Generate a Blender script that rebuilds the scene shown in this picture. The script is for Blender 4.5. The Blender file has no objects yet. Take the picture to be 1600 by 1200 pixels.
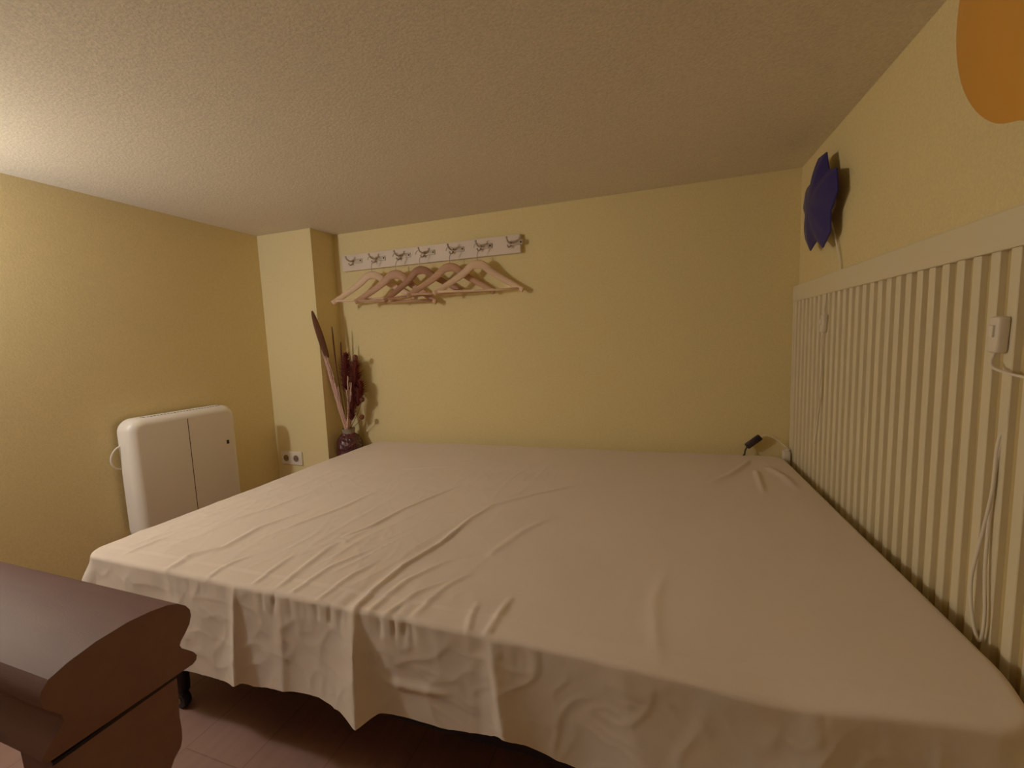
import bpy, bmesh, math, random
from mathutils import Vector, Matrix, noise
random.seed(7)
scene = bpy.context.scene
C = scene.collection
PI = math.pi
CZ = 1.0                      # height of the camera above the floor

# ------------------------------------------------------------------ materials
def lin(c):
    return tuple(((v/255)/12.92 if v/255 <= .04045 else ((v/255+.055)/1.055)**2.4) for v in c)

def mat(name, rgb, rough=.6, var=.0, vscale=8, bump=0., bscale=200, metal=0., spec=.4, bdist=.002, stretch=None, trans=0., sss=0., detail=3):
    m = bpy.data.materials.new(name); m.use_nodes = True
    nt = m.node_tree; b = nt.nodes['Principled BSDF']
    L = nt.links.new
    col = lin(rgb)
    b.inputs['Roughness'].default_value = rough
    b.inputs['Metallic'].default_value = metal
    b.inputs['Specular IOR Level'].default_value = spec
    if trans: b.inputs['Transmission Weight'].default_value = trans
    if sss:
        b.inputs['Subsurface Weight'].default_value = sss
        b.inputs['Subsurface Radius'].default_value = (.02, .012, .006)
    tc = nt.nodes.new('ShaderNodeTexCoord'); mp = nt.nodes.new('ShaderNodeMapping')
    L(tc.outputs['Object'], mp.inputs['Vector'])
    if stretch: mp.inputs['Scale'].default_value = stretch
    n = nt.nodes.new('ShaderNodeTexNoise'); n.inputs['Scale'].default_value = vscale; n.inputs['Detail'].default_value = detail
    L(mp.outputs['Vector'], n.inputs['Vector'])
    mx = nt.nodes.new('ShaderNodeMix'); mx.data_type = 'RGBA'
    mx.inputs['A'].default_value = (*[max(0, c*(1-var)) for c in col], 1)
    mx.inputs['B'].default_value = (*[min(1, c*(1+var)) for c in col], 1)
    L(n.outputs['Fac'], mx.inputs['Factor']); L(mx.outputs['Result'], b.inputs['Base Color'])
    if bump:
        n2 = nt.nodes.new('ShaderNodeTexNoise'); n2.inputs['Scale'].default_value = bscale; n2.inputs['Detail'].default_value = 2
        L(mp.outputs['Vector'], n2.inputs['Vector'])
        bp = nt.nodes.new('ShaderNodeBump'); bp.inputs['Strength'].default_value = bump; bp.inputs['Distance'].default_value = bdist
        L(n2.outputs['Fac'], bp.inputs['Height']); L(bp.outputs['Normal'], b.inputs['Normal'])
    return m

def stucco(name, rgb, scale, strength, dist, speck, rough=.85, spec=.2):
    """painted plaster: fine raised stipple with a grainy tone, slightly darker in its hollows"""
    m = mat(name, rgb, rough, .035, 2.2, 0, spec=spec)
    nt = m.node_tree; b = nt.nodes['Principled BSDF']; L = nt.links.new
    tc = nt.nodes.new('ShaderNodeTexCoord')
    n = nt.nodes.new('ShaderNodeTexNoise'); n.inputs['Scale'].default_value = scale; n.inputs['Detail'].default_value = 3; n.inputs['Roughness'].default_value = .65
    L(tc.outputs['Object'], n.inputs['Vector'])
    bp = nt.nodes.new('ShaderNodeBump'); bp.inputs['Strength'].default_value = strength; bp.inputs['Distance'].default_value = dist
    L(n.outputs['Fac'], bp.inputs['Height']); L(bp.outputs['Normal'], b.inputs['Normal'])
    src = b.inputs['Base Color'].links[0].from_socket
    mr = nt.nodes.new('ShaderNodeMapRange'); mr.inputs['From Min'].default_value = .3; mr.inputs['From Max'].default_value = .7
    mr.inputs['To Min'].default_value = 1-speck; mr.inputs['To Max'].default_value = 1+speck
    L(n.outputs['Fac'], mr.inputs['Value'])
    mu = nt.nodes.new('ShaderNodeVectorMath'); mu.operation = 'MULTIPLY'
    L(src, mu.inputs[0]); L(mr.outputs['Result'], mu.inputs[1]); L(mu.outputs['Vector'], b.inputs['Base Color'])
    return m

M = {}
M['wall'] = stucco('wall_paint', (229, 206, 146), 190, .3, .0015, .08)
M['ceil'] = stucco('ceiling_paint', (224, 210, 185), 150, .55, .0025, .13)
M['unseen_wall'] = mat('unseen_front_wall', (122, 112, 106), .6, .1, 4, .1, 60, stretch=(8, 8, 1))  # unseen wall behind the camera; tone chosen for its bounce light
M['white_wood'] = mat('white_painted_wood', (226, 210, 172), .5, .03, 6, .05, 120)
M['rack_white'] = mat('white_rack_paint', (226, 206, 186), .45, .03, 6, .04, 90)
M['slat_back'] = mat('headboard_back', (196, 168, 112), .8, .05, 5, .05, 120)
M['sheet'] = mat('cotton_sheet', (228, 210, 196), .9, .03, 5, .22, 900, spec=.15, bdist=.0006)
def crease_bump(m):
    nt = m.node_tree; L = nt.links.new; b = nt.nodes['Principled BSDF']
    old = b.inputs['Normal'].links[0].from_node
    tc = nt.nodes.new('ShaderNodeTexCoord'); prev = None
    for sc, rot, dist, st in (((1.0, .22, .6), -.25, .0040, .55), ((1.0, .45, .6), .9, .0022, .4)):
        mp = nt.nodes.new('ShaderNodeMapping'); mp.inputs['Scale'].default_value = sc; mp.inputs['Rotation'].default_value = (0, 0, rot)
        L(tc.outputs['Object'], mp.inputs['Vector'])
        n = nt.nodes.new('ShaderNodeTexNoise'); n.noise_type = 'RIDGED_MULTIFRACTAL'; n.inputs['Scale'].default_value = 9; n.inputs['Detail'].default_value = 2.5
        n.inputs['Distortion'].default_value = .25
        L(mp.outputs['Vector'], n.inputs['Vector'])
        bp = nt.nodes.new('ShaderNodeBump'); bp.inputs['Strength'].default_value = st; bp.inputs['Distance'].default_value = dist
        L(n.outputs['Fac'], bp.inputs['Height'])
        if prev: L(prev.outputs['Normal'], bp.inputs['Normal'])
        prev = bp
    L(prev.outputs['Normal'], old.inputs['Normal'])
crease_bump(M['sheet'])
M['mattress'] = mat('mattress_ticking', (200, 190, 175), .9, .03, 10, .1, 400)
M['dark_base'] = mat('dark_base_cloth', (42, 34, 44), .9, .1, 20, .1, 400)
M['black_metal'] = mat('black_metal', (26, 22, 24), .45, .1, 20, metal=.3)
M['rail'] = mat('brown_stained_wood', (116, 84, 87), .62, .12, 5, .12, 160, stretch=(2, 14, 14), spec=.2)
M['rad'] = mat('radiator_enamel', (240, 228, 210), .35, .015, 5, .02, 300, spec=.5)
M['rad_dark'] = mat('radiator_gap', (70, 52, 40), .8)
M['disp'] = mat('dark_display', (40, 38, 24), .3)
M['wood'] = mat('hanger_wood', (196, 146, 112), .5, .16, 6, .06, 90, stretch=(3, 20, 20))
M['wood_dark'] = mat('dark_hanger_wood', (164, 112, 84), .5, .16, 6, .06, 90, stretch=(3, 20, 20))
M['wood_pale'] = mat('pale_hanger_wood', (228, 190, 154), .5, .1, 6, .06, 90, stretch=(3, 20, 20))
M['metal'] = mat('brushed_nickel', (186, 166, 146), .5, .08, 30, .05, 300, metal=.2)
M['star'] = mat('blue_plastic', (20, 22, 96), .45, .08, 6, .04, 60)
M['orange'] = mat('orange_plastic', (208, 140, 52), .5, .08, 5, .03, 60, sss=.1)
M['plastic_white'] = mat('white_plastic', (232, 216, 192), .4, .02, 10)
M['plastic_black'] = mat('black_plastic', (30, 22, 34), .4, .05, 10)
M['hole'] = mat('socket_recess', (120, 92, 70), .7)
M['leaf'] = mat('dried_brown_leaf', (98, 56, 34), .8, .25, 12, .3, 60, stretch=(6, 6, 1))
M['reed'] = mat('dried_dark_reed', (92, 50, 36), .85, .2, 20, .2, 80)
M['twig'] = mat('bleached_twig', (206, 160, 142), .8, .15, 30, .2, 120)
M['plume'] = mat('dried_red_plume', (132, 60, 56), .95, .25, 30)
M['pod'] = mat('dried_pod', (106, 54, 38), .8, .2, 25, .3, 60)
M['vase'] = mat('dark_red_vase', (74, 30, 36), .22, .35, 40, 1.0, 55, spec=.6, bdist=.01)
M['vase_rim'] = mat('grey_glass_rim', (140, 125, 105), .2, .05, 12, spec=.6)

def floor_mat():
    m = bpy.data.materials.new('laminate_floor'); m.use_nodes = True
    nt = m.node_tree; b = nt.nodes['Principled BSDF']; L = nt.links.new
    tc = nt.nodes.new('ShaderNodeTexCoord'); mp = nt.nodes.new('ShaderNodeMapping')
    mp.inputs['Rotation'].default_value = (0, 0, PI/2)
    L(tc.outputs['Object'], mp.inputs['Vector'])
    br = nt.nodes.new('ShaderNodeTexBrick')
    br.inputs['Color1'].default_value = (*lin((138, 100, 88)), 1); br.inputs['Color2'].default_value = (*lin((134, 96, 84)), 1)
    br.inputs['Mortar'].default_value = (*lin((114, 80, 70)), 1)
    br.inputs['Scale'].default_value = 1; br.inputs['Brick Width'].default_value = 1.3; br.inputs['Row Height'].default_value = .19
    br.inputs['Mortar Size'].default_value = .0015
    L(mp.outputs['Vector'], br.inputs['Vector'])
    n = nt.nodes.new('ShaderNodeTexNoise'); n.inputs['Scale'].default_value = 8; n.inputs['Detail'].default_value = 5
    mp2 = nt.nodes.new('ShaderNodeMapping'); mp2.inputs['Scale'].default_value = (6, .6, 1)
    L(tc.outputs['Object'], mp2.inputs['Vector']); L(mp2.outputs['Vector'], n.inputs['Vector'])
    mr = nt.nodes.new('ShaderNodeMapRange'); mr.inputs['To Min'].default_value = .8; mr.inputs['To Max'].default_value = 1.2
    L(n.outputs['Fac'], mr.inputs['Value'])
    mu = nt.nodes.new('ShaderNodeVectorMath'); mu.operation = 'MULTIPLY'
    L(br.outputs['Color'], mu.inputs[0]); L(mr.outputs['Result'], mu.inputs[1]); L(mu.outputs['Vector'], b.inputs['Base Color'])
    b.inputs['Roughness'].default_value = .5
    return m
M['floor'] = floor_mat()

# ------------------------------------------------------------------ helpers
def link(name, bm, m, parent=None, smooth=False, angle=None):
    me = bpy.data.meshes.new(name)
    bmesh.ops.recalc_face_normals(bm, faces=bm.faces)
    bm.to_mesh(me); bm.free()
    for mm in (m if isinstance(m, (list, tuple)) else [m]): me.materials.append(mm)
    if smooth:
        for p in me.polygons: p.use_smooth = True
        if angle:
            me.set_sharp_from_angle(angle=math.radians(angle))
    o = bpy.data.objects.new(name, me); C.objects.link(o)
    if parent: o.parent = parent
    return o

def box(bm, lo, hi, bev=0, seg=2):
    r = bmesh.ops.create_cube(bm, size=1)
    vs = r['verts']
    for v in vs:
        v.co = Vector([lo[i] + (v.co[i]+.5)*(hi[i]-lo[i]) for i in range(3)])
    if bev:
        es = list({e for v in vs for e in v.link_edges})
        bmesh.ops.bevel(bm, geom=es, offset=bev, segments=seg, profile=.5, affect='EDGES')
    return bm

def spline(pts, n=8):
    """Catmull-Rom through the points"""
    P = [Vector(p) for p in pts]; out = []
    for i in range(len(P)-1):
        p0 = P[max(i-1, 0)]; p1 = P[i]; p2 = P[i+1]; p3 = P[min(i+2, len(P)-1)]
        for k in range(n):
            t = k/n
            out.append(.5*((2*p1)+(-p0+p2)*t+(2*p0-5*p1+4*p2-p3)*t*t+(-p0+3*p1-3*p2+p3)*t**3))
    out.append(P[-1]); return out

def sweep(bm, pts, rad, seg=8, up=None, cap=True):
    """tube along pts; rad(i/n) -> radius or (r_side, r_up)"""
    n = len(pts); rings = []
    prev = None
    for i, p in enumerate(pts):
        t = (pts[min(i+1, n-1)]-pts[max(i-1, 0)]).normalized()
        if up is not None:
            a = up.cross(t)
            if a.length < 1e-4: a = Vector((1, 0, 0)).cross(t)
            a.normalize()
        else:
            if prev is None:
                a = Vector((0, 0, 1)).cross(t)
                if a.length < .1: a = Vector((0, 1, 0)).cross(t)
            else:
                a = prev - t*prev.dot(t)
            a.normalize()
        prev = a
        b = t.cross(a)
        r = rad(i/(n-1)) if callable(rad) else rad
        ra, rb = r if isinstance(r, tuple) else (r, r)
        rings.append([bm.verts.new(p + a*ra*math.cos(2*PI*k/seg) + b*rb*math.sin(2*PI*k/seg)) for k in range(seg)])
    for i in range(n-1):
        for k in range(seg):
            bm.faces.new((rings[i][k], rings[i][(k+1) % seg], rings[i+1][(k+1) % seg], rings[i+1][k]))
    if cap:
        bm.faces.new(rings[0]); bm.faces.new(rings[-1][::-1])
    return bm

def lathe(bm, prof, c=(0, 0, 0), seg=32, axis='z'):
    rings = []
    for r, h in prof:
        ring = []
        for k in range(seg):
            a = 2*PI*k/seg
            q = (r*math.cos(a), r*math.sin(a), h)
            if axis == 'x': q = (h, r*math.cos(a), r*math.sin(a))
            if axis == 'y': q = (r*math.cos(a), h, r*math.sin(a))
            ring.append(bm.verts.new(Vector(q)+Vector(c)))
        rings.append(ring)
    for i in range(len(rings)-1):
        for k in range(seg):
            bm.faces.new((rings[i][k], rings[i][(k+1) % seg], rings[i+1][(k+1) % seg], rings[i+1][k]))
    bm.faces.new(rings[0]); bm.faces.new(rings[-1])
    return bm

def prism(bm, poly, axis, a, b, bev=0):
    """extrude a 2D polygon along an axis from a to b; poly coords are the other two axes in order"""
    def P(u, v, w):
        return {'x': (w, u, v), 'y': (u, w, v), 'z': (u, v, w)}[axis]
    A = [bm.verts.new(P(u, v, a)) for u, v in poly]; B = [bm.verts.new(P(u, v, b)) for u, v in poly]
    fa = bm.faces.new(A); fb = bm.faces.new(B[::-1])
    for i in range(len(poly)):
        j = (i+1) % len(poly)
        bm.faces.new((A[i], B[i], B[j], A[j]))
    if bev:
        es = [e for e in bm.edges if e in fa.edges or e in fb.edges] if False else list(fa.edges)+list(fb.edges)
        bmesh.ops.bevel(bm, geom=es, offset=bev, segments=3, profile=.5, affect='EDGES')
    return bm

def tag(o, label, cat, group=None):
    o['label'] = label; o['category'] = cat
    if group: o['group'] = group
    return o

def thing(name, label, cat, loc=(0, 0, 0), group=None, rot=(0, 0, 0)):
    o = bpy.data.objects.new(name, None); C.objects.link(o)
    o.empty_display_size = .05
    o.location = loc; o.rotation_euler = rot
    return tag(o, label, cat, group)

def struct(name, bm, m):
    o = link(name, bm, m); o['kind'] = 'structure'; return o

# ------------------------------------------------------------------ the room (metres; camera stands over x=0, y=0)
XL, XR, YB, YF, ZC = -2.165, .556, 2.08, -1.25, CZ+.651
T = .08
struct('floor', box(bmesh.new(), (XL-T, YF-T, -T), (XR+T, YB+T, 0)), M['floor'])
struct('ceiling', box(bmesh.new(), (XL-T, YF-T, ZC), (XR+T, YB+T, ZC+T)), M['ceil'])
struct('wall_left', box(bmesh.new(), (XL-T, YF-T, 0), (XL, YB+T, ZC)), M['wall'])
struct('wall_right', box(bmesh.new(), (XR, YF-T, 0), (XR+T, YB+T, ZC)), M['wall'])
struct('wall_back', box(bmesh.new(), (XL, YB, 0), (XR, YB+T, ZC)), M['wall'])
struct('wall_front', box(bmesh.new(), (XL, YF-T, 0), (XR, YF, ZC)), M['unseen_wall'])
struct('wall_pillar', box(bmesh.new(), (XL, 1.905, 0), (-1.782, YB, ZC)), M['wall'])

# ------------------------------------------------------------------ bed
BX0, BX1, BY0, BY1, BT = -1.502, .505, .664, 2.045, CZ-.533
def shear(x, y):
    """the bed stands very slightly askew: its far left corner is further from the back wall"""
    k = max(0, min(1, (BX1-x)/(BX1-BX0)))
    return y - .055*k*(y-BY0)/(BY1-BY0)

bed = thing('bed', 'low double bed against the striped headboard, on dark legs', 'bed')
bm = bmesh.new(); box(bm, (BX0+.02, BY0+.034, .235), (BX1-.045, BY1-.022, BT-.016), .03, 3)
for v in bm.verts: v.co.y = shear(v.co.x, v.co.y)
link('mattress', bm, M['mattress'], bed, True, 40)
bm = bmesh.new(); box(bm, (BX0+.03, BY0+.05, .185), (BX1-.03, BY1-.07, .234), .008)
for v in bm.verts: v.co.y = shear(v.co.x, v.co.y)
link('bed_base', bm, M['dark_base'], bed)
for lx, ly in ((-1.285, .745), (.38, .745), (-1.285, 1.90), (.38, 1.90)):
    bm = bmesh.new()
    lathe(bm, [(.017, .045), (.018, .06), (.02, .186)], (lx, ly, 0), 16)
    leg = link('leg', bm, M['black_metal'], bed, True, 40)
    bm = bmesh.new()
    lathe(bm, [(.012, -.011), (.022, -.010), (.0245, -.005), (.0245, .005), (.022, .010), (.012, .011)], (lx+.004, ly-.006, .0246), 20, 'y')
    link('castor_wheel', bm, M['black_metal'], leg, True, 40)
    bm = bmesh.new()
    lathe(bm, [(.007, -.016), (.008, -.012), (.008, .012), (.007, .016)], (lx+.004, ly-.006, .0246), 14, 'y')
    link('wheel_hub', bm, M['metal'], leg, True, 40)

# sheet -------------------------------------------------------------
def interp(tab, x):
    if x <= tab[0][0]: return tab[0][1]
    for (a, b), (c, d) in zip(tab, tab[1:]):
        if x <= c:
            t = (x-a)/(c-a); return b+(d-b)*t
    return tab[-1][1]
HEM = [(-1.5, .25), (-1.3, .256), (-1.14, .256), (-1.02, .254), (-.95, .250), (-.925, .240), (-.9, .252), (-.8, .234), (-.7, .222), (-.635, .226), (-.583, .240), (-.545, .220), (-.5, .218), (-.39, .214),
       (-.31, .200), (-.27, .182), (-.23, .190), (-.17, .212), (-.08, .232), (.1, .25), (.5, .26)]
CREASE = [  # polyline on the bed top, amplitude, width (negative = valley)
    ([(-.59, .64), (-.59, .671), (-.589, .742), (-.583, .838), (-.551, .961), (-.539, 1.152), (-.50, 1.3)], .0085, .010),
    ([(-.62, .64), (-.615, .742), (-.609, .838), (-.577, .961), (-.56, 1.1)], -.004, .018),
    ([(-.84, .94), (-.807, 1.02), (-.788, 1.155), (-.739, 1.31), (-.70, 1.42)], .006, .010),
    ([(-1.154, .65), (-1.168, .736), (-1.12, .792), (-1.138, .919), (-1.10, 1.08)], .0065, .014),
    ([(-.531, 1.238), (-.417, 1.371), (-.251, 1.531)], .005, .012),
    ([(.175, 1.625), (.256, 1.732), (.334, 1.882), (.37, 1.98)], .007, .016),
    ([(.357, 1.80), (.343, 1.655), (.328, 1.542)], .007, .014),
    ([(.413, 1.85), (.438, 1.748), (.442, 1.612)], .008, .02),
    ([(-.81, .68), (-.825, .812), (-.835, .90)], .005, .011),
    ([(-.881, .68), (-.887, .739), (-.896, .82)], .005, .009),
    ([(-1.368, .70), (-1.36, .753), (-1.363, .80)], .005, .010),
    ([(-1.014, .66), (-1.025, .708), (-1.004, .78)], .005, .010),
    ([(-.557, .66), (-.538, .79), (-.484, .90)], .005, .010),
    ([(-.52, .66), (-.49, .75), (-.43, .83)], .0045, .009),
    ([(-.459, .68), (-.44, .79), (-.4, .86)], .0045, .011),
    ([(-.766, .67), (-.754, .79), (-.713, .90)], .005, .010),
    ([(-.69, .66), (-.68, .76), (-.655, .85)], .005, .009),
    ([(-.3, .65), (-.295, .727), (-.287, .79)], .006, .010),
    ([(-.33, .65), (-.345, .70), (-.35, .76)], .005, .009),
    ([(-1.028, 1.566), (-.877, 1.636), (-.763, 1.806)], .004, .014),
    ([(-1.3, .9), (-1.24, 1.05), (-1.22, 1.25)], .004, .015),
    ([(-1.05, .95), (-1.0, 1.12), (-.98, 1.3)], .0045, .013),
    ([(-.40, .95), (-.36, 1.1), (-.30, 1.22)], .003, .014),
    ([(.0, .70), (-.01, .85), (.02, .98)], .003, .018),
]
def seg_d(px, py, pl):
    best = 9; tt = 0; tot = len(pl)-1
    for i in range(tot):
        ax, ay = pl[i]; bx, by = pl[i+1]
        dx, dy = bx-ax, by-ay; q = dx*dx+dy*dy
        t = max(0, min(1, ((px-ax)*dx+(py-ay)*dy)/q))
        d = math.hypot(px-ax-t*dx, py-ay-t*dy)
        if d < best: best = d; tt = (i+t)/tot
    return best, tt
CBB = [(min(p[0] for p in c[0])-.06, max(p[0] for p in c[0])+.06, min(p[1] for p in c[0])-.06, max(p[1] for p in c[0])+.06) for c in CREASE]

def smooth(a, b, x):
    t = max(0, min(1, (x-a)/(b-a))); return t*t*(3-2*t)

def top_height(u, v):
    h = 0
    for (pl, a, w), bb in zip(CREASE, CBB):
        if bb[0] < u < bb[1] and bb[2] < v < bb[3]:
            d, t = seg_d(u, v, pl)
            w *= .72
            h += .85*a*math.exp(-(d/w)**2)*min(1, (1-t)/.3+.05)*min(1, t/.1+.5)
    left = 1-smooth(-.55, .15, u)
    nearb = .45+.55*(1-smooth(.75, 1.3, v))
    # fine pressed wrinkles running away from the near edge, leaning left to right
    q = Vector(((u-.18*v)*11, v*2.6, 3.1)); r = max(0, 1-abs(noise.noise(q))*3.2)
    q2 = Vector(((u-.35*v)*25, v*5.0, 9.4)); r2 = max(0, 1-abs(noise.noise(q2))*3.0)
    q3 = Vector(((u+.5*v)*17, (v-.3*u)*8, 19.4)); r3 = max(0, 1-abs(noise.noise(q3))*3.4)
    patch = .35+.65*smooth(-.15, .35, noise.noise(Vector((u*2.6, v*2.6, 41))))
    edge = 1-.75*(1-smooth(BY0+.01, BY0+.10, v))
    h += (.0026*r**3 + .0020*r2**3 + .0012*r3**3)*(.10+.90*left)*nearb*patch*edge
    h += .003*noise.noise(Vector((u*2.2, v*2.2, 5)))*edge
    h += .0014*noise.noise(Vector((u*9, v*9, 15)))*(.3+.7*left)*edge
    # sagging near edge to the right of the middle
    return h

PLEAT = [  # (x at top, x at hem, amplitude at hem, width left, width right)
    (-.588, -.580, .036, .075, .020),
    (-.925, -.935, .018, .030, .014),
    (-.290, -.262, .022, .022, .050),
    (-1.12, -1.13, .008, .05, .03),
    (-.79, -.80, .006, .03, .02),
    (-.06, -.02, .010, .07, .09),
    (.22, .25, .014, .10, .10),
]
def skirt_height(u, e):
    """outward bulge of the hanging cloth at position u along the near edge, e metres below the top"""
    t = e/.22; h = 0
    for xt, xh, a, wl, wr in PLEAT:
        c = xt+(xh-xt)*t; d = u-c
        w = wl if d < 0 else wr
        w *= .35+.75*t
        h += a*min(1.15, t**.7)*math.exp(-abs(d/w)**1.25)
    h += .0035*t*math.sin(u*13+1.0+1.8*math.sin(u*5)) - .002
    # puckers just under the edge, most between the two sharp folds
    pk = smooth(-1.05, -.85, u)*(1-smooth(-.40, -.25, u))
    g = max(0, 1-abs(noise.noise(Vector((u*26, e*3.0, 2))))*2.8)
    h -= .0050*(.25+.75*smooth(-.2, .3, noise.noise(Vector((u*7, 3, 8)))))*g**2*math.exp(-((e-.026)/.024)**2)*(.25+.75*pk)
    # crumples
    g1 = max(0, 1-abs(noise.noise(Vector((u*11+e*5, e*9-u*2, 7))))*3.2)
    g2 = max(0, 1-abs(noise.noise(Vector((u*16-e*12, e*20, 17))))*3.2)
    h += (.0016*g1**3 + .0011*g2**3)*min(1, e/.05)
    h += .0022*noise.noise(Vector((u*6, e*7, 31)))*min(1, e/.04)
    h += .006*smooth(-.35, .0, u)*noise.noise(Vector((u*4, e*9, 27)))*min(1, e/.06)
    # one soft horizontal fold right of the pointed pleat
    h += .005*math.exp(-((e-.135-.01*math.sin(u*9))/.010)**2)*smooth(-.55, -.48, u)*(1-smooth(-.42, -.36, u))
    return h

def build_sheet():
    rc, re, Lm = .055, .013, .27
    X0, X1, Y0, Y1 = BX0+rc, BX1-rc, BY0+rc, BY1-rc
    us = []; ext = Lm+rc
    st = .0048
    nu = int((X1-X0+2*ext)/st); nv = int((Y1-Y0+2*ext)/st)
    bm = bmesh.new(); rows = []
    for j in range(nv+1):
        v = Y0-ext+(Y1-Y0+2*ext)*j/nv; row = []
        for i in range(nu+1):
            u = X0-ext+(X1-X0+2*ext)*i/nu
            qx = max(X0, min(X1, u)); qy = max(Y0, min(Y1, v))
            ex, ey = u-qx, v-qy
            d = max(abs(ex), abs(ey))
            if d < 1e-9:
                p = Vector((u, v, BT)); n = Vector((0, 0, 1)); hh = top_height(u, v)
            else:
                dr = Vector((ex, ey, 0)).normalized()
                flat = rc-re
                near = max(0, -dr.y)
                L = interp(HEM, qx)*near + .25*(1-near)
                arc = re*PI/2
                dd = d if d <= flat else flat+(d-flat)*((L-re+arc)/(ext-flat))
                if dd <= flat:
                    p = Vector((qx, qy, BT))+dr*dd; n = Vector((0, 0, 1)); e = 0
                elif dd <= flat+arc:
                    a = (dd-flat)/re
                    p = Vector((qx, qy, BT-re))+dr*(flat+re*math.sin(a))+Vector((0, 0, re*math.cos(a)))
                    n = dr*math.sin(a)+Vector((0, 0, math.cos(a))); e = re*(1-math.cos(a))
                else:
                    e = re+dd-flat-arc
                    p = Vector((qx, qy, BT-e))+dr*rc; n = dr.copy()
                k = smooth(0, 1, (dd-flat)/arc) if dd > flat else 0
                ht = top_height(p.x, p.y)
                if dr.y < -.02:
                    s = qx + (ex if abs(ex) < abs(ey) else 0)*.3
                    hs = skirt_height(qx+dr.x*.05, e)*near+.040*smooth(0, .10, e)*smooth(0, 1, -dr.x)
                elif dr.x < -.3:
                    hs = .012*e/.24*math.sin(v*15)+.040*smooth(0, .10, e)
                else:
                    hs = 0
                hh = ht*(1-.9*k)+hs
                if dr.y > .2 or dr.x > .2:
                    hh = min(max(hh, -.006), .006) if dr.y > .2 else min(hh, .012)
                # the near edge slumps a little right of the middle
                if dr.y < -.5:
                    hh += 0
            sl = .014*math.exp(-((p.x-.17)/.15)**2)*(1-smooth(BY0-.02, BY0+.16, p.y))
            p = p+n*hh; p.z -= sl
            kf = 1-smooth(BY0-.03, BY0+.17, p.y); kx = smooth(.12, .50, p.x)
            p.x -= .030*kf*kx; p.y += .020*kf*kx
            p.y = shear(p.x, p.y)
            row.append(bm.verts.new(p))
        rows.append(row)
    for j in range(nv):
        for i in range(nu):
            bm.faces.new((rows[j][i], rows[j][i+1], rows[j+1][i+1], rows[j+1][i]))
    o = link('bed_sheet', bm, M['sheet'], None, True)
    tag(o, 'wrinkled off-white bed sheet spread over the bed, hanging down at the near side', 'sheet')
build_sheet()

# ------------------------------------------------------------------ headboard
hb = thing('headboard', 'pale slatted headboard with light vertical stripes along the right wall', 'headboard', (0, 0, 0))
bm = bmesh.new(); box(bm, (.549, .60, .12), (.5555, 2.072, CZ+.118)); link('back_panel', bm, M['slat_back'], hb)
bm = bmesh.new(); y = .902-.0437*6
while y < 2.055:
    box(bm, (.5385, y, .12), (.550, y+.0205, CZ+.119), .0012, 1); y += .0437
link('slats', bm, M['white_wood'], hb)
bm = bmesh.new(); box(bm, (.533, .60, CZ+.117), (.5555, 2.074, CZ+.181), .003); link('top_rail', bm, M['white_wood'], hb)
bm = bmesh.new(); box(bm, (.535, 2.056, .12), (.5555, 2.074, CZ+.118), .002); link('end_post', bm, M['white_wood'], hb)

# cord switches on the headboard
def cord_switch(y, z, label, cordpts, tilt):
    t = thing('cord_switch', label, 'switch', (.5385, y, z), 'white cord switches on the headboard', (tilt, 0, 0))
    bm = bmesh.new(); box(bm, (-.017, -.0115, -.030), (0, .0115, .030), .005, 3); link('switch_body', bm, M['plastic_white'], t, True, 40)
    bm = bmesh.new(); box(bm, (-.0205, -.006, -.004), (-.016, .006, .016), .0018, 2); link('rocker', bm, M['plastic_white'], t, True, 40)
    for ps in cordpts:
        bm = bmesh.new(); sweep(bm, spline(ps, 8), .0023, 8); link('cord', bm, M['plastic_white'], t, True)
    return t
cord_switch(1.700, CZ+.018, 'white cord switch hanging on the headboard below the blue star lamp',
    [[(-.008, .0, .028), (-.010, .004, .05), (-.006, .010, .075), (-.003, .016, .099)], [(-.008, 0, -.028), (-.012, 0, -.06), (-.006, .006, -.10), (-.004, .004, -.18), (-.010, -.006, -.235), (-.004, .0, -.29), (-.004, .01, -.43)]], .12)
cord_switch(.921, CZ-.020, 'larger-looking white cord switch near the right edge, on the headboard below the orange lamp',
    [[(-.010, .0, -.028), (-.016, -.004, -.042), (-.020, -.016, -.052), (-.018, -.045, -.058), (-.008, -.075, -.065), (-.004, -.10, -.09)]], .05)
bm = bmesh.new()
sweep(bm, spline([(.546, .914, CZ-.17), (.5365, .915, CZ-.20), (.533, .913, CZ-.28), (.529, .921, CZ-.36), (.524, .930, CZ-.45), (.5255, .922, CZ-.52), (.529, .908, CZ-.55), (.531, .905, CZ-.50), (.531, .912, CZ-.42), (.534, .916, CZ-.32), (.537, .914, CZ-.22), (.546, .914, CZ-.19)], 10), .0026, 8)
tag(link('loose_cord', bm, M['plastic_white'], None, True), 'thin white cord looping down the headboard slats to the mattress edge', 'cord')

# ------------------------------------------------------------------ wall lamps on the right wall
def domed(bm, outline, depth, thick, axis_x0, rings=10):
    """shell whose rim is the outline (y,z) round the origin and whose middle bulges towards -x"""
    def layer(off):
        L = [bm.verts.new((axis_x0-depth+off, 0, 0))]; R = []
        for k in range(1, rings+1):
            s = k/rings
            R.append([bm.verts.new((axis_x0-depth*(1-s**2.2)+off, y*s, z*s)) for y, z in outline])
        n = len(outline)
        for i in range(n): bm.faces.new((L[0], R[0][i], R[0][(i+1) % n]))
        for k in range(rings-1):
            for i in range(n):
                bm.faces.new((R[k][i], R[k+1][i], R[k+1][(i+1) % n], R[k][(i+1) % n]))
        return R[-1]
    a = layer(0); b = layer(thick); n = len(a)
    for i in range(n): bm.faces.new((a[i], a[(i+1) % n], b[(i+1) % n], b[i]))
    return bm

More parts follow.
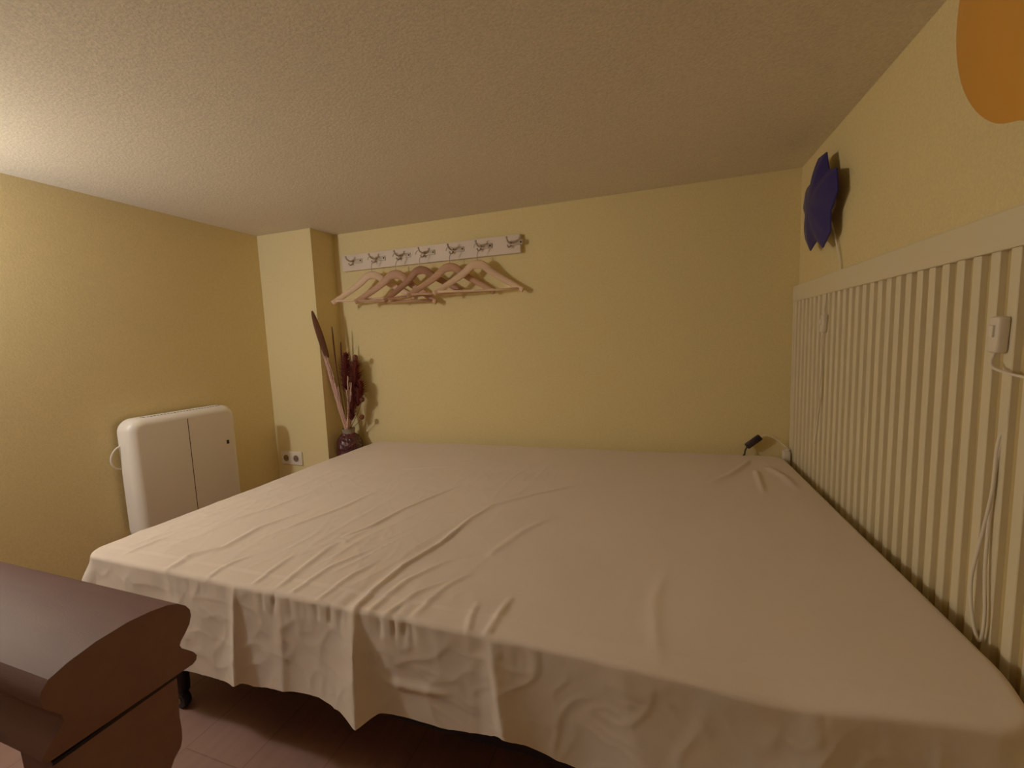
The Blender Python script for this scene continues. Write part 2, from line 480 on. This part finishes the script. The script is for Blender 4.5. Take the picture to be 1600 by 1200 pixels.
def wall_lamp(name, label, y, z, stand, outline, depth, m, cordpts):
    t = thing(name, label, 'lamp', (XR-.001, y, z))
    bm = bmesh.new(); domed(bm, outline, depth, .004, -stand); link('lamp_shade', bm, m, t, True, 35)
    bm = bmesh.new(); lathe(bm, [(.034, -.022), (.036, -.018), (.036, 0)], (0, 0, 0), 28, 'x'); link('wall_plate', bm, M['plastic_white'], t, True, 40)
    bm = bmesh.new(); lathe(bm, [(.014, -stand-depth+.02), (.014, -.02)], (0, 0, 0), 20, 'x'); link('mount', bm, M['plastic_white'], t, True, 40)
    if cordpts:
        bm = bmesh.new(); sweep(bm, spline(cordpts, 8), .0026, 8); link('cord', bm, M['plastic_white'], t, True)
    return t

def star_outline(R, r, rot):
    base = []
    for k in range(5):
        a = rot+2*PI*k/5
        # blunt tip, then the inner corner
        for da, rr in ((-.23, R*.985), (0, R*.96), (.23, R*.985)):
            base.append((math.cos(a+da)*rr, math.sin(a+da)*rr))
        b = a+PI/5; base.append((math.cos(b)*r, math.sin(b)*r))
    out = []
    for i in range(len(base)):
        p, q = Vector(base[i]), Vector(base[(i+1) % len(base)])
        for k in range(3): out.append(tuple(p+(q-p)*k/3))
    return out
wall_lamp('star_wall_lamp', 'dark blue star-shaped wall lamp high in the far corner of the right wall', 1.745, CZ+.418, .038,
          star_outline(.160, .116, PI/2+.10), .030, M['star'],
          [(-.018, -.020, -.026), (-.014, -.042, -.07), (-.008, -.072, -.14), (-.006, -.100, -.20), (-.005, -.112, -.255)])

def blossom_outline():
    out = []
    for k in range(96):
        a = 2*PI*k/96; r = .240
        for c in (-1.178, 2.9, .86):
            d = (a-c+PI) % (2*PI)-PI
            r -= .008*math.exp(-(d/.13)**2)
        out.append((math.cos(a)*r, math.sin(a)*r))
    return out
wall_lamp('blossom_wall_lamp', 'orange round-petalled wall lamp at the top right corner, above the headboard', .720, CZ+.488, .085,
          blossom_outline(), .03, M['orange'], None)

# ------------------------------------------------------------------ inline switch on its cable in the far bed corner
t = thing('inline_switch', 'black inline lamp switch at the far bed corner, leaning against the back wall', 'switch', (.394, 2.045, CZ-.475), None, (0, -.72, 0))
bm = bmesh.new(); box(bm, (-.036, -.012, -.013), (.036, .012, .013), .006, 3); link('switch_body', bm, M['plastic_black'], t, True, 40)
bm = bmesh.new(); box(bm, (-.008, -.0145, -.006), (.012, -.011, .006), .0015); link('slider', bm, M['plastic_black'], t, True, 40)
inv = Matrix.Translation(t.location) @ t.rotation_euler.to_matrix().to_4x4(); inv.invert()
def loc(p): return inv @ Vector(p)
bm = bmesh.new(); sweep(bm, spline([loc((.369, 2.044, CZ-.500)), loc((.362, 2.040, CZ-.515)), loc((.358, 2.03, CZ-.529)), loc((.352, 2.02, CZ-.5300))], 6), .0035, 8)
link('black_cord', bm, M['plastic_black'], t, True)['label'] = 'short black cord end'
bm = bmesh.new(); sweep(bm, spline([loc((.421, 2.044, CZ-.452)), loc((.448, 2.05, CZ-.446)), loc((.49, 2.055, CZ-.468)), loc((.52, 2.058, CZ-.496)), loc((.535, 2.058, CZ-.512))], 8), .0026, 8)
link('pale_cord', bm, M['plastic_white'], t, True)['label'] = 'pale cord'
t = thing('plug_socket_block', 'small white plug block wedged between the headboard and the far bed corner', 'socket', (.519, 2.050, CZ-.545))
bm = bmesh.new(); box(bm, (-.012, -.018, -.02), (.013, .018, .034), .004, 2); link('block_body', bm, M['plastic_white'], t, True, 40)
bm = bmesh.new(); box(bm, (-.008, -.010, .033), (.009, .010, .045), .003, 2); link('plug', bm, M['plastic_white'], t, True, 40)

# ------------------------------------------------------------------ coat rack
rack = thing('coat_rack', 'long white wall-mounted coat rack board with seven metal hooks on the back wall', 'coat rack', (0, YB, CZ))
bm = bmesh.new(); box(bm, (-1.712, -.024, .433), (-.637, -.0005, .524), .003); link('board', bm, M['rack_white'], rack)
HX = [-1.632, -1.478, -1.318, -1.170, -1.000, -.845, -.683]
for k, hx in enumerate(HX):
    bm = bmesh.new()
    box(bm, (hx-.010, -.0285, .470), (hx+.060, -.0235, .495), .002)  # mounting plate, enlarged to take in the prong's cast shadow as well
    # upper prong: reaches out, dips and ends in an upturned tip
    sweep(bm, spline([(hx-.001, -.026, .487), (hx-.003, -.042, .481), (hx-.004, -.060, .482), (hx-.005, -.075, .488), (hx-.006, -.080, .496)], 6), lambda q: .0052-.0012*q, 10)
    bmesh.ops.create_uvsphere(bm, u_segments=12, v_segments=8, radius=.0058, matrix=Matrix.Translation((hx-.006, -.081, .499)))
    # lower small prong
    sweep(bm, spline([(hx-.002, -.026, .476), (hx-.006, -.034, .465), (hx-.009, -.046, .460), (hx-.011, -.052, .465)], 6), lambda q: .0042-.001*q, 10)
    bmesh.ops.create_uvsphere(bm, u_segments=12, v_segments=8, radius=.0046, matrix=Matrix.Translation((hx-.011, -.053, .467)))
    hk = link('hook', bm, M['metal'], rack, True, 40)
    bm = bmesh.new(); lathe(bm, [(.0042, -.0302), (.0046, -.0288), (.0046, -.027)], (hx+.050, 0, .4825), 12, 'y'); link('screw', bm, M['black_metal'], hk, True, 40)

# ------------------------------------------------------------------ hangers
def hanger_mesh():
    """shoulders as one contoured wooden bow; local: x across, y depth, z up; hook seat at the origin"""
    bm = bmesh.new()
    half = [(.226, -.020, -.234), (.19, -.006, -.211), (.14, .002, -.180), (.095, .004, -.152), (.060, .003, -.127), (.036, .001, -.106), (.018, 0, -.098)]
    pts = [(-x, y, z) for x, y, z in half]+[(0, 0, -.0955)]+half[::-1]
    P = spline(pts, 5)
    def rad(q):
        s = abs(q-.5)*2
        return (.0085-.002*s, .0225-.010*s)
    sweep(bm, P, rad, 14, Vector((0, 1, 0)).cross(Vector((1, 0, 0)))*-1)
    return bm
def bar_mesh():
    bm = bmesh.new(); sweep(bm, [Vector((-.206, -.013, -.224)), Vector((-.1, -.010, -.2255)), Vector((.1, -.010, -.2255)), Vector((.206, -.013, -.224))], .0062, 10); return bm
def hook_mesh():
    bm = bmesh.new()
    pts = [(0, 0, -.09), (0, 0, -.055), (.004, 0, -.036), (.014, 0, -.026), (.018, 0, -.012), (.014, 0, .001), (.004, 0, .0055), (-.008, 0, .0025), (-.014, 0, -.007), (-.0155, 0, -.013)]
    sweep(bm, spline(pts, 5), .0021, 8); return bm

HANG = [  # hook index, yaw, roll, wood, label
    (1, .33, -.03, 'wood_pale', 'wooden clothes hanger on the second hook, its pale left arm swung out over the corner'),
    (2, .22, .045, 'wood', 'wooden clothes hanger on the third hook, hanging lowest with its bottom bar in view'),
    (3, .27, -.075, 'wood_dark', 'darkest wooden clothes hanger, on the middle hook, tilted with its right arm up'),
    (4, .25, .0, 'wood', 'wooden clothes hanger on the fifth hook, between the dark one and the palest'),
    (5, .24, .01, 'wood_pale', 'pale wooden clothes hanger on the sixth hook, nearest to the free end of the rack'),
]
first = None
for k, yaw, roll, mt, label in HANG:
    at = Vector((HX[k]-.003, YB-.074, CZ+.4835))
    if first is None:
        t = thing('clothes_hanger', label, 'hanger', at, 'wooden hangers on the coat rack', (0, roll, yaw))
        sh = link('shoulders', hanger_mesh(), M[mt], t, True)
        br = link('trouser_bar', bar_mesh(), M[mt], t, True)
        hk = link('hook', hook_mesh(), M['metal'], t, True); hk['label'] = 'metal hook'
        first = (t, [sh, br, hk], mt)
    else:
        t = first[0].copy(); C.objects.link(t); t.location = at; t.rotation_euler = (0, roll, yaw); t['label'] = label
        if k == 2: t.scale = (1, 1, 1.09)
        if k == 3: t.scale = (.93, 1, 1.0); t.location.x -= .010
        for ch in first[1]:
            c = ch.copy(); C.objects.link(c); c.parent = t
            if ch is not first[1][2] and mt != first[2]:
                c.data = ch.data.copy(); c.data.materials[0] = M[mt]

# ------------------------------------------------------------------ radiator on the left wall
rad = thing('electric_radiator', 'white rounded electric panel radiator on the left wall behind the bed', 'radiator', (XL, 0, CZ))
def rr(y0, y1, z0, z1, r, n=8):
    out = []
    for cy, cz, a0 in ((y1-r, z1-r, 0), (y0+r, z1-r, PI/2), (y0+r, z0+r, PI), (y1-r, z0+r, 1.5*PI)):
        for k in range(n+1):
            a = a0+PI/2*k/n; out.append((cy+r*math.cos(a), cz+r*math.sin(a)))
    return out
def pillow_box(bm, y0, y1, z0, z1, x0, x1, r, er, n=6):
    """rounded slab: outline in y,z; the front edge (x1) rolls over with radius er"""
    rings = []
    prof = [(0, x0)]
    for k in range(n+1):
        a = PI/2*k/n; prof.append((er*(1-math.cos(a)), x1-er+er*math.sin(a)))
    for ins, x in prof:
        rings.append([bm.verts.new((x, y, z)) for y, z in rr(y0+ins, y1-ins, z0+ins, z1-ins, max(.004, r-ins))])
    m = len(rings[0])
    for a, b in zip(rings, rings[1:]):
        for k in range(m): bm.faces.new((a[k], a[(k+1) % m], b[(k+1) % m], b[k]))
    bm.faces.new(rings[0]); bm.faces.new(rings[-1])
    return bm
RY0, RY1, RZ0, RZ1 = 1.118, 1.592, -.80, -.268
bm = pillow_box(bmesh.new(), RY0, RY1, RZ0, RZ1, .022, .098, .055, .034); link('radiator_body', bm, M['rad'], rad, True, 50)
bm = bmesh.new(); box(bm, (.0975, 1.3515, RZ0+.03), (.0988, 1.3545, RZ1-.034)); link('panel_seam', bm, M['rad_dark'], rad)
bm = bmesh.new(); box(bm, (.046, RY0+.075, RZ1-.001), (.070, RY1-.06, RZ1+.0008)); link('top_grille', bm, M['rad_dark'], rad)
bm = bmesh.new()
for k in range(24):
    y = RY0+.082+k*.0138; box(bm, (.0455, y, RZ1-.0005), (.0705, y+.0058, RZ1+.0022))
link('grille_bars', bm, M['rad'], rad)
bm = bmesh.new(); box(bm, (.0970, 1.527, CZ*0-.465), (.0990, 1.541, -.445), .0005); link('display', bm, M['disp'], rad)
for y in (1.25, 1.44):
    bm = bmesh.new(); box(bm, (.0, y, -.42), (.023, y+.04, -.36)); link('wall_bracket', bm, M['rad'], rad)
bm = bmesh.new(); sweep(bm, spline([(.030, 1.125, -.375), (.028, 1.105, -.385), (.026, 1.090, -.405), (.024, 1.084, -.43), (.022, 1.090, -.455), (.020, 1.105, -.47), (.018, 1.130, -.48)], 8), .0034, 8)
link('power_cord', bm, M['plastic_white'], rad, True)

# double wall outlet on the pillar
t = thing('wall_outlet', 'double white wall socket low on the pillar beside the bed', 'socket', (-2.050, 1.905, CZ-.640))
bm = bmesh.new(); box(bm, (-.078, -.010, -.041), (.078, 0, .041), .004, 3); link('faceplate', bm, M['plastic_white'], t, True, 40)
for sx in (-.037, .037):
    bm = bmesh.new(); lathe(bm, [(.0225, -.0125), (.0225, -.0095)], (sx, 0, 0), 28, 'y')
    s = link('socket_ring', bm, M['plastic_white'], t, True, 40)
    bm = bmesh.new(); lathe(bm, [(.0195, -.0128), (.0195, -.011)], (sx, 0, 0), 28, 'y'); link('socket_recess', bm, M['hole'], s, True, 40)
    bm = bmesh.new()
    for d in (-.0095, .0095): lathe(bm, [(.0028, -.0135), (.0028, -.012)], (sx+d, 0, 0), 10, 'y')
    link('pin_holes', bm, M['black_metal'], s)

# ------------------------------------------------------------------ stair handrail in the foreground
hr = thing('stair_handrail', 'wide moulded brown wooden handrail and newel end in the near left corner', 'handrail', (0, 0, 0))
prof = [(.2693, -.2655), (.2851, -.2690), (.2950, -.2735), (.3023, -.2805), (.3062, -.2875), (.3066, -.2950), (.3040, -.3035), (.2985, -.3110), (.2935, -.3165), (.2918, -.3205), (.2935, -.3250), (.2985, -.3305),
        (.3045, -.3375), (.3078, -.3440), (.3065, -.3490), (.3025, -.3512), (.2899, -.3508), (.1950, -.3485), (.1815, -.3480), (.1778, -.3440), (.1790, -.3390), (.1840, -.3330), (.1905, -.3270), (.1945, -.3200),
        (.1938, -.3140), (.1895, -.3075), (.1840, -.3000), (.1818, -.2920), (.1835, -.2835), (.1890, -.2765), (.2021, -.2710), (.2234, -.2660), (.2493, -.2640)]
bm = bmesh.new(); prism(bm, [(y, z+CZ) for y, z in prof], 'x', -.5, XL+.001)
link('rail', bm, M['rail'], hr, True, 28)
# newel: a shaped block under the rail end and a square shaft to the floor
pn = [(.2875, -.3505), (.2855, -.375), (.2842, -.400), (.2848, -.415), (.2855, -.428), (.2830, -.436), (.2780, -.4405), (.2690, -.4450), (.2640, -.452), (.2640, -.50),
      (.2060, -.50), (.2060, -.452), (.2010, -.4450), (.1935, -.4405), (.1885, -.436), (.1860, -.428), (.1862, -.415), (.1865, -.400), (.1850, -.375), (.1835, -.3505)]
bm = bmesh.new(); prism(bm, [(y, z+CZ) for y, z in pn], 'x', -.502, -.553, .003)
link('newel_block', bm, M['rail'], hr, True, 28)
bm = bmesh.new(); box(bm, (-.552, .206, 0), (-.504, .264, CZ-.499), .003); link('newel_post', bm, M['rail'], hr)
bm = bmesh.new(); prism(bm, [(.2899, CZ-.3509), (.2899, CZ-.3545), (.1840, CZ-.3545), (.1840, CZ-.3509)], 'x', -.501, -.56); link('joint', bm, M['black_metal'], hr)

# ------------------------------------------------------------------ vase and dried flowers in the corner
VX, VY = -1.698, 1.985
vase = thing('floor_vase', 'dark red bumpy floor vase in the corner behind the bed', 'vase', (VX, VY, 0))
bm = bmesh.new()
prof = [(.05, 0), (.056, .01), (.055, .05), (.058, .15), (.064, .28), (.070, .38), (.072, .42), (.068, .455), (.056, .483), (.040, .500), (.035, .507)]
R_ = spline([(r, h, 0) for r, h in prof], 5)
lathe(bm, [(p.x, p.y) for p in R_], (0, 0, 0), 48)
for v in bm.verts:
    if v.co.z > .02:
        d = Vector((v.co.x, v.co.y, 0)); d.normalize()
        v.co += d*.006*noise.noise(v.co*55)
link('vase_body', bm, M['vase'], vase, True, 60)
bm = bmesh.new(); lathe(bm, [(.0345, .500), (.034, .512), (.037, .528), (.0385, .532), (.036, .533), (.032, .527), (.030, .512)], (0, 0, 0), 32); link('vase_rim', bm, M['vase_rim'], vase, True, 60)

NECK = Vector((VX, VY, .515))
def stem_pts(tip, bow=(0, 0, 0), off=(0, 0)):
    a = NECK+Vector((off[0], off[1], 0)); tip = Vector(tip)
    return spline([a, a.lerp(tip, .33)+Vector(bow)*.8, a.lerp(tip, .66)+Vector(bow), tip], 8)

# long brown leaf
o = thing('dried_leaf', 'long brown dried leaf, tallest of the dried bunch, leaning on the pillar', 'dried leaf', NECK)
P = [p-NECK for p in spline([(VX-.010, VY-.004, .515), (-1.735, 1.955, .78), (-1.762, 1.925, .97)], 8)]
bm = bmesh.new(); sweep(bm, P, .0045, 8); link('stem', bm, M['twig'], o, True)
P = [p-NECK for p in spline([(-1.757, 1.930, .945), (-1.764, 1.918, 1.0), (-1.772, 1.900, 1.08), (-1.779, 1.884, 1.15), (-1.783, 1.872, 1.205)], 8)]
bm = bmesh.new(); sweep(bm, P, lambda q: (.0165*math.sin(PI*min(1, .12+q*.86))**.7+.001, .0035), 12, Vector((-.75, .66, 0))); link('blade', bm, M['leaf'], o, True)

# thin reeds
for k, (tip, w, lab) in enumerate([((-1.727, 1.950, 1.118), .0048, 'tall thin dark reed standing just right of the long dried leaf'),
                                   ((-1.688, 1.965, 1.030), .0042, 'shorter thin dark reed standing further from the long dried leaf')]):
    bm = bmesh.new(); S = stem_pts(tip, (-.012, 0, 0), (-.004+.008*k, 0))
    sweep(bm, S, lambda q: .0022 if q < .6 else .0022+w*.55*math.sin(PI*min(1, (q-.6)/.4*.9+.05)), 8)
    tag(link('dried_reed', bm, M['reed'], None, True), lab, 'dried reed', 'dried reeds')

# bleached twigs
tips = [(-1.778, 1.915, .985), (-1.768, 1.920, .96), (-1.764, 1.925, .94), (-1.757, 1.930, .905), (-1.772, 1.930, .93), (-1.752, 1.932, .885), (-1.757, 1.94, .86), (-1.735, 1.94, .83), (-1.724, 1.935, .80), (-1.712, 1.945, .78), (-1.642, 1.945, .838), (-1.652, 1.94, .76), (-1.628, 1.955, .80)]
for k, tip in enumerate(tips):
    left = k < 10
    bm = bmesh.new(); S = stem_pts(tip, (-.006 if left else .006, 0, 0), (.012*math.cos(k*2.4), .012*math.sin(k*2.4)-.006))
    for j, p in enumerate(S):
        p += Vector((random.uniform(-1, 1), random.uniform(-1, 1), 0))*.0012
    sweep(bm, S, lambda q: .0046-.0016*q, 7)
    for _ in range(5):
        i = random.randrange(len(S)//2, len(S)-2); b = S[i]
        e = b+Vector((random.uniform(-.012, .012), random.uniform(-.012, .004), random.uniform(.02, .035)))
        sweep(bm, [b, b.lerp(e, .5), e], lambda q: .0014-.0006*q, 5)
    tag(link('bleached_twig', bm, M['twig'], None, True),
        'pale bleached twig in the bundle leaning left from the vase neck' if left else 'pale bleached twig standing upright at the right side of the dried bunch',
        'twig', 'bleached twigs leaning left' if left else 'bleached twigs standing upright')

# fluffy red plumes
def plume(base, top, r, n, label):
    o = thing('dried_plume', label, 'dried plume', NECK)
    S = [p-NECK for p in stem_pts(top, (0, 0, 0))]
    bm = bmesh.new(); sweep(bm, S, .0016, 6); link('stem', bm, M['reed'], o, True)
    bm = bmesh.new(); a = Vector(base)-NECK; b = Vector(top)-NECK; ax = (b-a).normalized()
    for _ in range(n):
        t = random.random(); c = a.lerp(b, t)
        ang = random.uniform(0, 2*PI)
        s1 = ax.orthogonal().normalized(); s2 = ax.cross(s1)
        out = (s1*math.cos(ang)+s2*math.sin(ang))
        ln = r*(.55+.6*random.random())*(math.sin(PI*(.14+.80*t))**.6)
        e = c+out*ln+ax*ln*random.uniform(.3, 1.1)
        side = out.cross(ax).normalized()*.0017
        m_ = c.lerp(e, .55)+ax*ln*.08
        v = [bm.verts.new(c+side), bm.verts.new(c-side), bm.verts.new(m_-side), bm.verts.new(e), bm.verts.new(m_+side)]
        bm.faces.new(v)
    link('plume_head', bm, M['plume'], o)
plume((-1.695, 1.985, .74), (-1.676, 1.985, .96), .056, 1100, 'dark red feathery plume at the top left of the dried bunch, behind the twigs')
plume((-1.650, 1.995, .72), (-1.632, 2.005, .915), .060, 1100, 'dark red feathery plume in the middle of the dried bunch, below the brown pod')
plume((-1.625, 1.990, .66), (-1.600, 1.995, .800), .050, 900, 'dark red feathery plume at the right edge of the dried bunch')
plume((-1.660, 1.975, .58), (-1.640, 1.975, .720), .044, 700, 'low dark red feathery plume just above the vase neck')

# pods
for tip, r, lab in [((-1.606, 1.975, .940), .0155, 'round brown seed pod at the top right of the dried bunch'),
                    ((-1.592, 1.990, .70), .014, 'small brown seed pod halfway up the right side of the dried bunch'),
                    ((-1.598, 1.985, .60), .014, 'small brown seed pod lowest on the right, near the bed')]:
    o = thing('seed_pod', lab, 'seed pod', NECK)
    S = [p-NECK for p in stem_pts(tip, (.010, 0, 0))]
    bm = bmesh.new(); sweep(bm, S, .0015, 6); link('stem', bm, M['reed'], o, True)
    bm = bmesh.new(); bmesh.ops.create_icosphere(bm, subdivisions=3, radius=r)
    for v in bm.verts:
        v.co *= 1+.10*noise.noise(v.co*160); v.co.z *= 1.1
        v.co += Vector(tip)-NECK
    link('pod', bm, M['pod'], o, True)

# ------------------------------------------------------------------ light
def lamp(name, kind, loc, energy, color, **kw):
    l = bpy.data.lights.new(name, kind); l.energy = energy; l.color = color
    for k, v in kw.items(): setattr(l, k, v)
    o = bpy.data.objects.new(name, l); C.objects.link(o); o.location = loc; return o
lamp('wall_lamp_light', 'POINT', (-2.095, .27, CZ+.38), 20.5, (1.0, .975, .965), shadow_soft_size=.042)
w = bpy.data.worlds.new('World'); scene.world = w; w.use_nodes = True
w.node_tree.nodes['Background'].inputs['Color'].default_value = (1, .8, .55, 1)
w.node_tree.nodes['Background'].inputs['Strength'].default_value = .02

# ------------------------------------------------------------------ camera
cam = bpy.data.cameras.new('camera'); cam.sensor_width = 36; cam.lens = 663.2/1600*36; cam.clip_start = .02
co = bpy.data.objects.new('camera', cam); C.objects.link(co)
r_ = Vector((.94606, .32178, -.03795)); u_ = Vector((.00325, .10771, .99418)); f_ = Vector((-.32399, .94067, -.10086))
co.matrix_world = Matrix(((r_.x, u_.x, -f_.x, 0), (r_.y, u_.y, -f_.y, 0), (r_.z, u_.z, -f_.z, CZ), (0, 0, 0, 1)))
scene.camera = co
scene.view_settings.view_transform = 'Standard'
scene.view_settings.look = 'None'
scene.view_settings.exposure = -.2
scene.view_settings.gamma = 1.26
